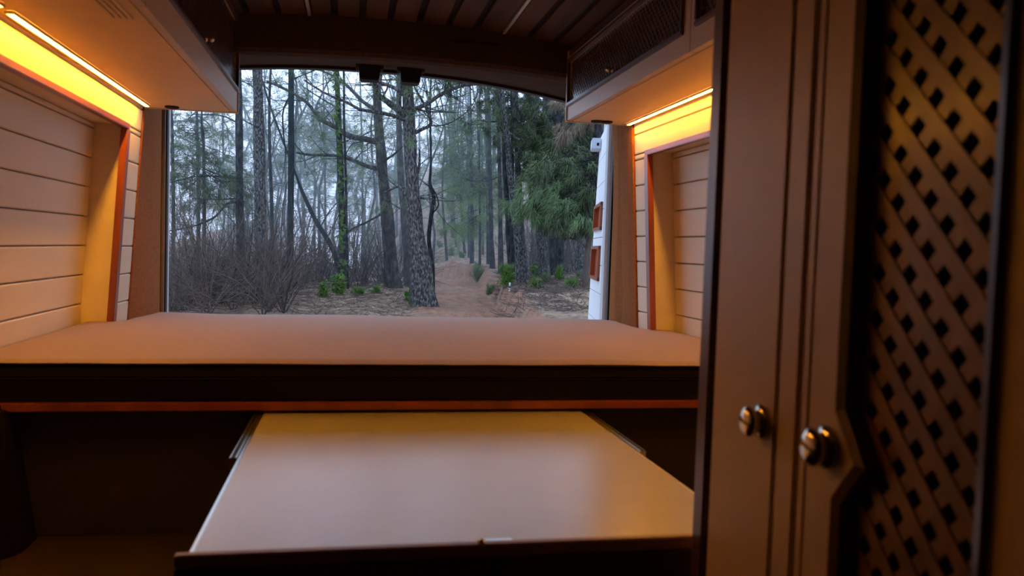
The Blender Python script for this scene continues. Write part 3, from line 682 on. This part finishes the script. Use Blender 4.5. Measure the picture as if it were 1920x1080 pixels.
hero('pine_tree', 'grey-brown rugged trunk left of the biggest tree, with long limbs reaching left', 20.5, [(741, 570), (733, 500), (727, 420), (718, 330), (710, 240), (706, 150), (704, 120)], [30, 26, 23, 19, 16, 14, 12], M_barkM,
     [([(711, 268), (690, 262), (655, 255), (632, 240), (600, 222), (575, 192), (540, 170), (500, 152)], 12, 4, .8), ([(714, 317), (690, 312), (660, 300), (630, 292), (580, 290), (556, 286)], 9, 4, .3),
      ([(718, 302), (735, 292), (755, 275)], 6, 2, -.5), ([(714, 402), (700, 410), (660, 430), (640, 445)], 5, 2, 0), ([(704, 205), (680, 190), (650, 160), (620, 140), (590, 128)], 8, 3, 1)], ndl=M_ndlb, flare=.25, rough=.12, tuft=.35)
hero('pine_tree', 'biggest tree at the road edge with flaky grey bark and thick crooked limbs', 17.5, [(796, 565), (788, 500), (779, 430), (773, 350), (768, 250), (764, 160), (761, 120)], [42, 36, 30, 25, 21, 19, 17], M_barkG,
     [([(762, 220), (745, 205), (725, 190), (710, 178), (702, 155), (702, 140)], 13, 8, -.6), ([(760, 225), (735, 216), (705, 210), (675, 205), (650, 192), (610, 175), (570, 150)], 8, 3, -1.2),
      ([(760, 178), (740, 165), (715, 155), (690, 140)], 9, 5, .6), ([(770, 253), (790, 243), (808, 233), (803, 212), (795, 195), (778, 165), (772, 140)], 8, 3, -.3),
      ([(774, 206), (800, 195), (830, 175), (870, 160), (905, 157), (950, 150)], 9, 4, -1.0), ([(806, 236), (840, 232), (880, 205), (900, 165)], 3, 1.5, .4), ([(780, 370), (800, 372), (812, 373)], 6, 3, 0),
      ([(762, 366), (748, 350), (728, 358), (718, 362)], 6, 3, .3), ([(781, 330), (787, 310), (786, 280)], 5, 3, .3)], ndl=M_ndlb, flare=.55, rough=.13, tuft=.4)
BT = [o for o in C.objects if o.get('label', '').startswith('biggest tree')][0]
segs = []; tips = []
for _ in range(16):
    p = W(rng.uniform(790, 905), rng.uniform(150, 188), 17.0+rng.uniform(-.6, .4)); grow(segs, tips, p, np.array((rng.normal(), rng.normal()*.3, .35)), rng.uniform(.4, .8), .012, 1, .4, 0, 4, .8)
tag(seg_mesh('twigs', segs, M_barkD, BT, n=3), kind='stuff'); needles('needles', [q[0] for q in tips], [q[1] for q in tips], M_ndl, BT, n=16, L=.16, w_=.005, spread=.6, droop=.05)
hero('pine_tree', 'mid-grey trunk showing behind and left of the biggest tree', 24, [(766, 550), (763, 470), (757, 400), (750, 300), (748, 200), (748, 120)], [20, 16, 13, 12, 10, 9], M_barkM, [([(757, 395), (740, 385), (725, 375)], 3, 2, 0)], ndl=M_ndlb)
hero('crooked_tree', 'thin wavy dark stem beside the pale roadside post', 18.2, [(812, 550), (811, 500), (804, 450), (809, 400), (813, 370), (806, 345), (808, 300)], [9, 8, 8, 8, 8, 6, 4], M_barkD, [([(811, 400), (822, 385), (818, 365), (810, 352)], 3, 2, 0)], ndl=None, rough=.06)
hero('pine_tree', 'tall dark scorched trunk with pale flecks, front left of the trunk group by the bank', 17.5, [(979, 555), (972, 470), (965, 400), (956, 320), (948, 240), (938, 155)], [17, 15, 14, 12, 11, 10], M_barkS,
     [([(950, 225), (925, 228), (895, 226), (870, 235)], 4, 2, -.5), ([(957, 250), (975, 262), (1000, 255)], 4, 2, -.4)], ndl=M_ndl, flare=.25)
hero('pine_tree', 'dark trunk standing just left of the front flecked trunk by the bank', 18.5, [(960, 540), (956, 470), (952, 400), (948, 330), (944, 250)], [13, 12, 11, 10, 9], M_barkD, [], ndl=M_ndl)
hero('pine_tree', 'flecked black trunk just right of the front trunk by the bank', 19, [(986, 540), (980, 470), (975, 400), (971, 320), (968, 250)], [15, 14, 13, 12, 11], M_barkS, [], ndl=M_ndl)
for (lab, Y, ub, ut, w0, m) in [('slim straight dark trunk on the bank left of the trunk group', 24, 923, 918, 9, M_barkD), ('straight grey trunk on the bank near the green bush', 22, 940, 936, 9, M_barkM), ('thin dark trunk at the very edge of the red bank', 26, 915, 913, 5, M_barkD),
                               ('broad flecked black trunk under the dense dark foliage', 20, 1020, 1004, 22, M_barkS), ('black trunk right of the broad flecked trunk under the foliage', 20.5, 1040, 1030, 15, M_barkD), ('thin black trunk between the two broad trunks under the foliage', 22, 1031, 1022, 8, M_barkD),
                               ('dark trunk near the white door, farthest right in the forest', 21.5, 1090, 1088, 15, M_barkS), ('thin dark trunk in the gloom right of the bank trees', 27, 1000, 996, 6, M_barkD), ('slender grey trunk in the gloom near the white door', 26, 1066, 1062, 6, M_barkM)]:
    b = base(ub, Y); vb = 530
    hero('pine_tree', lab, Y, [(ub, vb), (ub*.7+ut*.3, 460), (ub*.4+ut*.6, 380), (ut, 300), (ut-2, 200)], [w0*1.25, w0, w0*.9, w0*.85, w0*.8], m, [([(ut, 330), (ut-22, 340), (ut-45, 335)], 3, 1, .4)], ndl=M_ndl, flare=.2)

# ---- gnarled root stump near the door
hero('dead_stump', 'gnarled pale dead trunk with roots right beside the white door leaf', 15.5, [(1104, 545), (1100, 500), (1103, 460), (1112, 420), (1118, 390)], [17, 11, 10, 8, 6], M_twigb, [([(1102, 470), (1090, 455), (1075, 448), (1058, 444)], 4, 2, -.3), ([(1103, 540), (1090, 548), (1080, 556)], 6, 3, -.2), ([(1105, 540), (1112, 552), (1118, 562)], 6, 3, -.2)], ndl=None, flare=.6, rough=.15)

# ---- foliage trees: dense crown made of drooping limbs
def crown_tree(label, Y, u0, trunk_w, boxpx, nb, ndl, dens=26, L=.22, group=None, name='pine_tree', bark_m=None, droop=.9, depthspan=2.0, lim=(.6, 1.7), w_=.0048):
    b = base(u0, Y); t = thing(name, tuple(b), label, 'tree', group); bm_ = bark_m or M_barkD
    ua, va, ub, vb = boxpx; topv = va-40
    line = [b-np.array((0, 0, .2)), W(u0, 400, Y), W(u0-2, 250, Y), W(u0-4, topv, Y), W(u0-6, topv-120, Y)]
    if line[1][2] < b[2]+.3: line[1] = b+np.array((0, 0, .8))
    trunk_mesh('trunk', line, [px(trunk_w, Y)*k/2 for k in (1.2, 1, .85, .6, .3)], bm_, t, flare=.2)
    segs = []; tips = []
    for _ in range(nb):
        e = W(rng.uniform(ua, ub), rng.uniform(va, vb), Y+rng.uniform(-depthspan, depthspan)); s0 = W(u0-3, np.clip(rng.uniform(va-70, vb-30), -60, 430), Y); s0[2] = e[2]+abs(e[0]-s0[0])*.25+.15
        d = e-s0; Ld = np.linalg.norm(d)
        n = 5; p = s0
        for i in range(n):
            q = s0+d*(i+1)/n+rng.normal(size=3)*.05*Ld/n; q[2] -= .0; segs.append((p, q, .03*(1-i/n*.6)*Ld/3, .03*(1-(i+1)/n*.6)*Ld/3)); p = q
            if i > 0: grow(segs, tips, p, d/Ld+rng.normal(size=3)*.6, rng.uniform(*lim)*.7, .012, 1, .4, droop, 4, .7)
        grow(segs, tips, p, d/Ld, rng.uniform(*lim)*.6, .012, 1, .4, droop, 4, .7)
    tag(seg_mesh('branches', segs, bm_, t, n=3), kind='stuff')
    needles('needles', [q[0] for q in tips], [q[1] for q in tips], ndl, t, n=dens, L=L, w_=w_, spread=.55, droop=droop*.7)
    return t
crown_tree('dense dark pine with drooping foliage just left of the right cabinet', 19, 1050, 14, (1000, 190, 1105, 340), 44, M_ndl, dens=20, depthspan=1.6, lim=(.5, 1.2), w_=.010, L=.17)
crown_tree('dark green drooping pine limbs hanging low over the bank by the door', 15.5, 1128, 12, (1030, 270, 1120, 400), 26, M_ndl, dens=16, L=.19, depthspan=1.0, lim=(.4, 1.0), w_=.008)
crown_tree('pale green hanging pine sprays among the dark foliage', 15, 1150, 10, (1010, 340, 1090, 410), 7, M_ndlb, dens=24, L=.22, depthspan=.5, lim=(.3, .8))
crown_tree('dry brown pine foliage hanging at the top right by the header', 16, 1120, 8, (1050, 165, 1120, 230), 6, M_ndry, dens=18, depthspan=1, lim=(.4, 1.0))
crown_tree('dark green pine crown above the trunk group left of the dense foliage', 18.3, 962, 7, (925, 180, 1000, 280), 13, M_ndl, dens=20, L=.17, depthspan=.8, lim=(.4, .8), droop=.3)
crown_tree('yellow-green young pine between the road and the trunk group', 25, 900, 4, (850, 300, 935, 420), 16, M_ndll, dens=11, L=.22, depthspan=1.5, lim=(.5, 1.1), droop=.3)
crown_tree('leafy pine overhanging the track at its far bend', 27, 885, 6, (835, 190, 935, 370), 24, M_ndlb, dens=11, L=.24, depthspan=3, lim=(.6, 1.3), droop=.3)
crown_tree('pale hazy pine crown seen high between the two biggest trees and the header', 36, 850, 6, (800, 220, 880, 360), 14, M_ndlb, dens=10, L=.30, depthspan=4, lim=(.8, 1.8), w_=.007, droop=.3)
pass
crown_tree('thin green tufted pine at the left by the pillar, slim trunk', 21, 383, 6, (310, 300, 450, 400), 12, M_ndl, dens=9, L=.18, lim=(.5, 1.1), droop=.2)
crown_tree('slim pine at far left by the carpeted pillar with sparse needles', 22, 325, 6, (305, 230, 380, 400), 12, M_ndl, dens=9, L=.18, lim=(.5, 1.1), droop=.2)
crown_tree('slender pine with feathery crown between pillar and left cabinet corner', 24, 372, 6, (320, 215, 440, 320), 13, M_ndlb, dens=9, L=.2, lim=(.5, 1.1), droop=.2)
for i, (u, Y, bxp, c) in enumerate([(420, 40, (310, 215, 460, 420), M_ndlb), (500, 44, (450, 180, 570, 400), M_ndlb), (590, 46, (540, 230, 650, 400), M_ndlb), (680, 42, (620, 210, 740, 380), M_ndlb), (610, 36, (560, 190, 660, 300), M_ndlb)]):
    crown_tree(['hazy pine crown far behind the left cabinet corner', 'hazy pine crown far behind the flecked black trunk', 'hazy pine crown far behind the leaning tree', 'hazy pine crown far behind the grey-brown trunk', 'hazy pine crown filling the gap left of the mossy trunk'][i], Y, u, 4, bxp, 13, c, dens=9, L=.32, depthspan=3, lim=(1.0, 2.2), droop=.2, w_=.008)

crown_tree('pale yellow-green pine on the slope above the red bank', 31, 905, 4, (850, 330, 940, 450), 16, M_ndll, dens=9, L=.26, depthspan=2, lim=(.6, 1.3), droop=.2)
crown_tree('soft green pine on the slope just right of the big grey tree', 34, 868, 4, (830, 280, 900, 440), 16, M_ndlb, dens=9, L=.28, depthspan=2, lim=(.6, 1.4), droop=.2)
# ---- far straight trunks standing in the haze, copies of four prototypes
def far_proto(m, h, r):
    pts = [np.array((rng.normal()*.08*k, rng.normal()*.08*k, h*k/6)) for k in range(7)]
    t = thing('pine_tree', (0, 0, 0), 'x', 'tree'); trunk_mesh('trunk', pts, [r*(1.15-.12*k) for k in range(7)], m, t, n=7, sub=2)
    segs = []; tips = []
    for _ in range(22):
        z = h*rng.uniform(.3, .98); a = rng.uniform(0, 6.28); d = np.array((math.cos(a), math.sin(a), rng.uniform(-.1, .4)))
        grow(segs, tips, np.array((0, 0, z)), d, rng.uniform(.8, 2.6)*(1.1-z/h*.6), .025, 1, .4, .1, 4, .8)
    tag(seg_mesh('branches', segs, m, t, n=3), kind='stuff')
    tp = [q for q in tips if q[0][2] > h*.42 and rng.uniform() < .32]
    needles('needles', [q[0] for q in tp], [q[1] for q in tp], M_ndlb, t, n=9, L=.34, w_=.010, spread=.7, droop=.2)
    return t
protos = [far_proto(M_barkM, 11, .075), far_proto(M_barkD, 13, .10), far_proto(M_barkM, 9, .055), far_proto(M_barkD, 12, .07)]
used = set(); k = 0
def place(root, loc, rz, sc, first):
    if first: r = root
    else:
        r = root.copy(); C.objects.link(r)
        for ch in root.children:
            c = ch.copy(); C.objects.link(c); c.parent = r
    r.location = loc; r.rotation_euler = (0, 0, rz); r.scale = (sc, sc, sc); return r
for i in range(80):
    Y = rng.uniform(27, 60); u = rng.uniform(300, 790) if i < 48 else (rng.uniform(820, 1110) if i < 70 else rng.uniform(1110, 1350))
    x = atp(u, 480, Y).x
    if abs(x-road_x(Y)) < road_w(Y)+.8: x += 2.5
    q = i % 4; r = place(protos[q], (x, Y, gz(x, Y)-.2), rng.uniform(0, 6.28), rng.uniform(.6, .95)*min(1.3, Y/40), q not in used); used.add(q)
    z_ = 'left of the mossy trunk' if u < 620 else ('between the mossy trunk and the road' if u < 800 else 'on the slope right of the road')
    r['label'] = 'thin straight pine far back in the haze, '+z_; r['group'] = 'hazy background pines '+z_

# ---- leafless undergrowth: bare saplings and a tangle of dry twigs
def bare_proto(m, h):
    t = thing('bare_sapling', (0, 0, 0), 'x', 'shrub'); segs = []; tips = []
    for _ in range(5):
        a = rng.uniform(0, 6.28); grow(segs, tips, np.array((0., 0, 0)), np.array((math.cos(a)*.5, math.sin(a)*.5, 1.1)), h*rng.uniform(.6, 1.1), .014, 3, .28, -.15, 5, .55, shrink=.5)
    tag(seg_mesh('twigs', segs, m, t, n=3), kind='stuff'); return t
bp_ = [bare_proto(M_twig, 2.4), bare_proto(M_twigb, 1.9), bare_proto(M_twig, 1.5), bare_proto(M_twigb, 2.2)]; used = set()
for i in range(170):
    if i < 100: u = rng.uniform(300, 760); Y = rng.uniform(15.5, 26) if u < 545 else rng.uniform(20.2, 27)
    elif i < 135: Y = rng.uniform(14.5, 18); u = rng.uniform(300, 540)
    else: Y = rng.uniform(21, 32); u = rng.uniform(985, 1110)
    x = atp(u, 520, Y).x; g = gz(x, Y)
    q = i % 4; r = place(bp_[q], (x, Y, max(g, -2.4)-.05 if False else g-.05), rng.uniform(0, 6.28), rng.uniform(.7, 1.25)*(1 if i < 135 else .9), q not in used); used.add(q)
    z_ = 'in the thicket left of the road' if i < 100 else ('in the brush at the left bottom' if i < 135 else 'in the gloom under the dark pines')
    r['label'] = 'leafless brown sapling '+z_; r['group'] = 'bare saplings '+z_
def tangle(name, label, u0, u1, Y0, Y1, n, m, hmax):
    segs = []; tips = []
    for _ in range(n):
        Y = rng.uniform(Y0, Y1); x = atp(rng.uniform(u0, u1), 540, Y).x; p = np.array((x, Y, gz(x, Y)+rng.uniform(0, .3)))
        a = rng.uniform(0, 6.28); grow(segs, tips, p, np.array((math.cos(a), math.sin(a), rng.uniform(.1, 1.2))), hmax*rng.uniform(.4, 1), .008, 2, .5, .2, 6, .9)
    o = seg_mesh(name, segs, m, None, n=3); tag(o, label, 'brush', kind='stuff')
tangle('dry_brush', 'tangle of dry brown brushwood at the lower left of the opening', 300, 545, 14.5, 19, 420, M_twigb, 1.5)
tangle('dry_brush', 'dark undergrowth tangle behind the trunks left of the road', 440, 790, 20, 26, 380, M_twig, 1.5)
tangle('dry_brush', 'dark undergrowth tangle under the dense pines at the right', 985, 1110, 22, 30, 260, M_twig, 1.8)

# ---- small green shrubs
def shrub(label, u, Y, wpx, hpx, m=M_leaf, n=30, spike=False):
    b = base(u, Y); t = thing('green_shrub', tuple(b), label, 'shrub'); wd, h = px(wpx, Y), px(hpx, Y); segs = []; tips = []
    for _ in range(n):
        a = rng.uniform(0, 6.28); e = b+np.array((math.cos(a)*wd*.5*rng.uniform(.1, 1), math.sin(a)*wd*.5*rng.uniform(.1, 1), h*rng.uniform(.08, 1)))
        mid = (b+e)/2+rng.normal(size=3)*wd*.06; segs += [(b, mid, .006, .005), (mid, e, .005, .003)]
        for f in (.1, .5, 1): tips.append((mid*(1-f)+e*f, e-b))
    tag(seg_mesh('stems', segs, M_twig, t, n=3), kind='stuff')
    needles('leaves', [q[0] for q in tips], [q[1] for q in tips], m, t, n=10, L=.13 if spike else .085, w_=.008 if spike else .02, spread=.45 if spike else .8, droop=0)
for a in [('bright green bush left of the mossy trunk on the berm', 607, 17.6, 22, 28, M_leaf, 34), ('bright green bush around the foot of the mossy trunk', 636, 18.2, 28, 38, M_leaf, 50), ('small green shrub right of the mossy trunk foot', 672, 18.2, 18, 12, M_leaf, 16),
          ('small green shrub on the berm between the mossy and grey-brown trunks', 706, 18.4, 14, 12, M_leaf, 14), ('green shrub at the left foot of the biggest tree', 769, 18.2, 18, 16, M_leaf, 18)]: shrub(*a)
for a in [('large green broom-like bush on the bank beside the small white marker', 951, 17.6, 24, 38, M_leaf, 46, True), ('round green tuft on the mound right of the front trunk', 1003, 16.2, 18, 14, M_leaf, 20, True), ('dark green tuft on the litter slope near the white door', 1073, 15.5, 16, 16, M_leaf, 20, True),
          ('tall green sprout on the slope behind the round tuft', 1049, 17.5, 8, 26, M_leaf, 12, True), ('pale green low shrub on the slope left of the tall sprout', 1024, 17.2, 10, 14, M_ndlb, 10, True), ('leafy shrub among the broad flecked trunks', 1004, 20, 16, 24, M_leaf, 18, False),
          ('green tuft low on the litter slope near the stump', 1085, 19, 12, 14, M_ndlb, 10, True), ('bushy green shrub on the bank right of the far bend', 897, 24, 30, 34, M_ndll, 34, True), ('green shrub at the far end of the red bank', 866, 29, 14, 16, M_leaf, 14, False),
          ('yellow-green shrub on top of the red bank', 846, 31, 14, 14, M_leaf, 14, False), ('tiny green shrub where the track disappears', 822, 33, 12, 12, M_leaf, 12, False), ('green shrub at the foot of the grey bank trunk', 921, 20.5, 14, 16, M_leaf, 14, True)]: shrub(*a)
# ---- pines on the lit slope right of the track
for (lab, Y, u, wq) in [('thin dark pine on the slope above the red bank, left one', 33, 857, 4), ('thin dark pine on the slope above the red bank, middle one', 31, 872, 5), ('thin grey pine at the left end of the red bank', 29.5, 838, 5), ('leaning dark pine on the slope above the red bank, right one', 32, 888, 5)]:
    b = base(u, Y); hero('pine_tree', lab, Y, [(u, 505), (u-2, 460), (u-5, 420), (u-8, 380), (u-8, 330)], [wq*1.2, wq, wq, wq*.8, wq*.7], M_barkD, [([(u-8, 370), (u-16, 365), (u-26, 372)], 2, 1, 0)], ndl=M_ndlb)
# ---- roadside markers
b = base(809, 17.6); t = thing('marker_post', tuple(b), 'pale blue-white roadside post at the foot of the wavy stem', 'post')
bm = bmesh.new(); lathe(bm, [(.04, -.1), (.04, .30), (.036, .31), (0, .312)], tuple(b), (0, 0, 1), 12); obj('post', bm, M_post, t, smooth=False)
bm = bmesh.new(); lathe(bm, [(.0415, .16), (.0415, .19)], tuple(b), (0, 0, 1), 12); obj('band', bm, M_grey, t)
b = base(957, 16.4); t = thing('marker_post', tuple(b), 'tiny white marker with dark bands below the broom-like bush', 'post')
bm = bmesh.new(); lathe(bm, [(.018, -.1), (.018, .15), (0, .152)], tuple(b), (0, 0, 1), 10); obj('post', bm, M_post, t)
bm = bmesh.new(); lathe(bm, [(.0195, .05), (.0195, .08)], tuple(b), (0, 0, 1), 10); obj('band', bm, M_black, t)
# ---- fallen twigs and litter on mounds
segs = []
for _ in range(5000):
    Y = rng.uniform(12.5, 24); u = rng.uniform(545, 800) if rng.uniform() < .35 else rng.uniform(930, 1110); x = atp(u, 560, Y).x
    if abs(x-road_x(Y)) < road_w(Y): continue
    p = np.array((x, Y, gz(x, Y)+.01)); d = rng.normal(size=3); d[2] = abs(d[2])*.25; q = p+d/np.linalg.norm(d)*rng.uniform(.08, .35); segs.append((p, q, .006, .003))
tag(seg_mesh('forest_litter', segs, M_twigb, None, n=3), 'fallen dry twigs and pine litter scattered beside the track', 'litter', kind='stuff')

# ---- mist between the trees
if HAZE:
    hm = bpy.data.materials.new('forest_mist'); hm.use_nodes = True; t = hm.node_tree; t.nodes.clear()
    out = t.nodes.new('ShaderNodeOutputMaterial'); vsn = t.nodes.new('ShaderNodeVolumeScatter'); vsn.inputs['Density'].default_value = HAZE; vsn.inputs['Color'].default_value = (.78, .91, 1, 1)
    t.links.new(vsn.outputs[0], out.inputs['Volume'])
    o = obj('mist', bx(-45, 45, 17.5, 95, -9, 11), hm); tag(o, 'pale blue-white mist hanging between the forest trees', 'mist', kind='stuff')
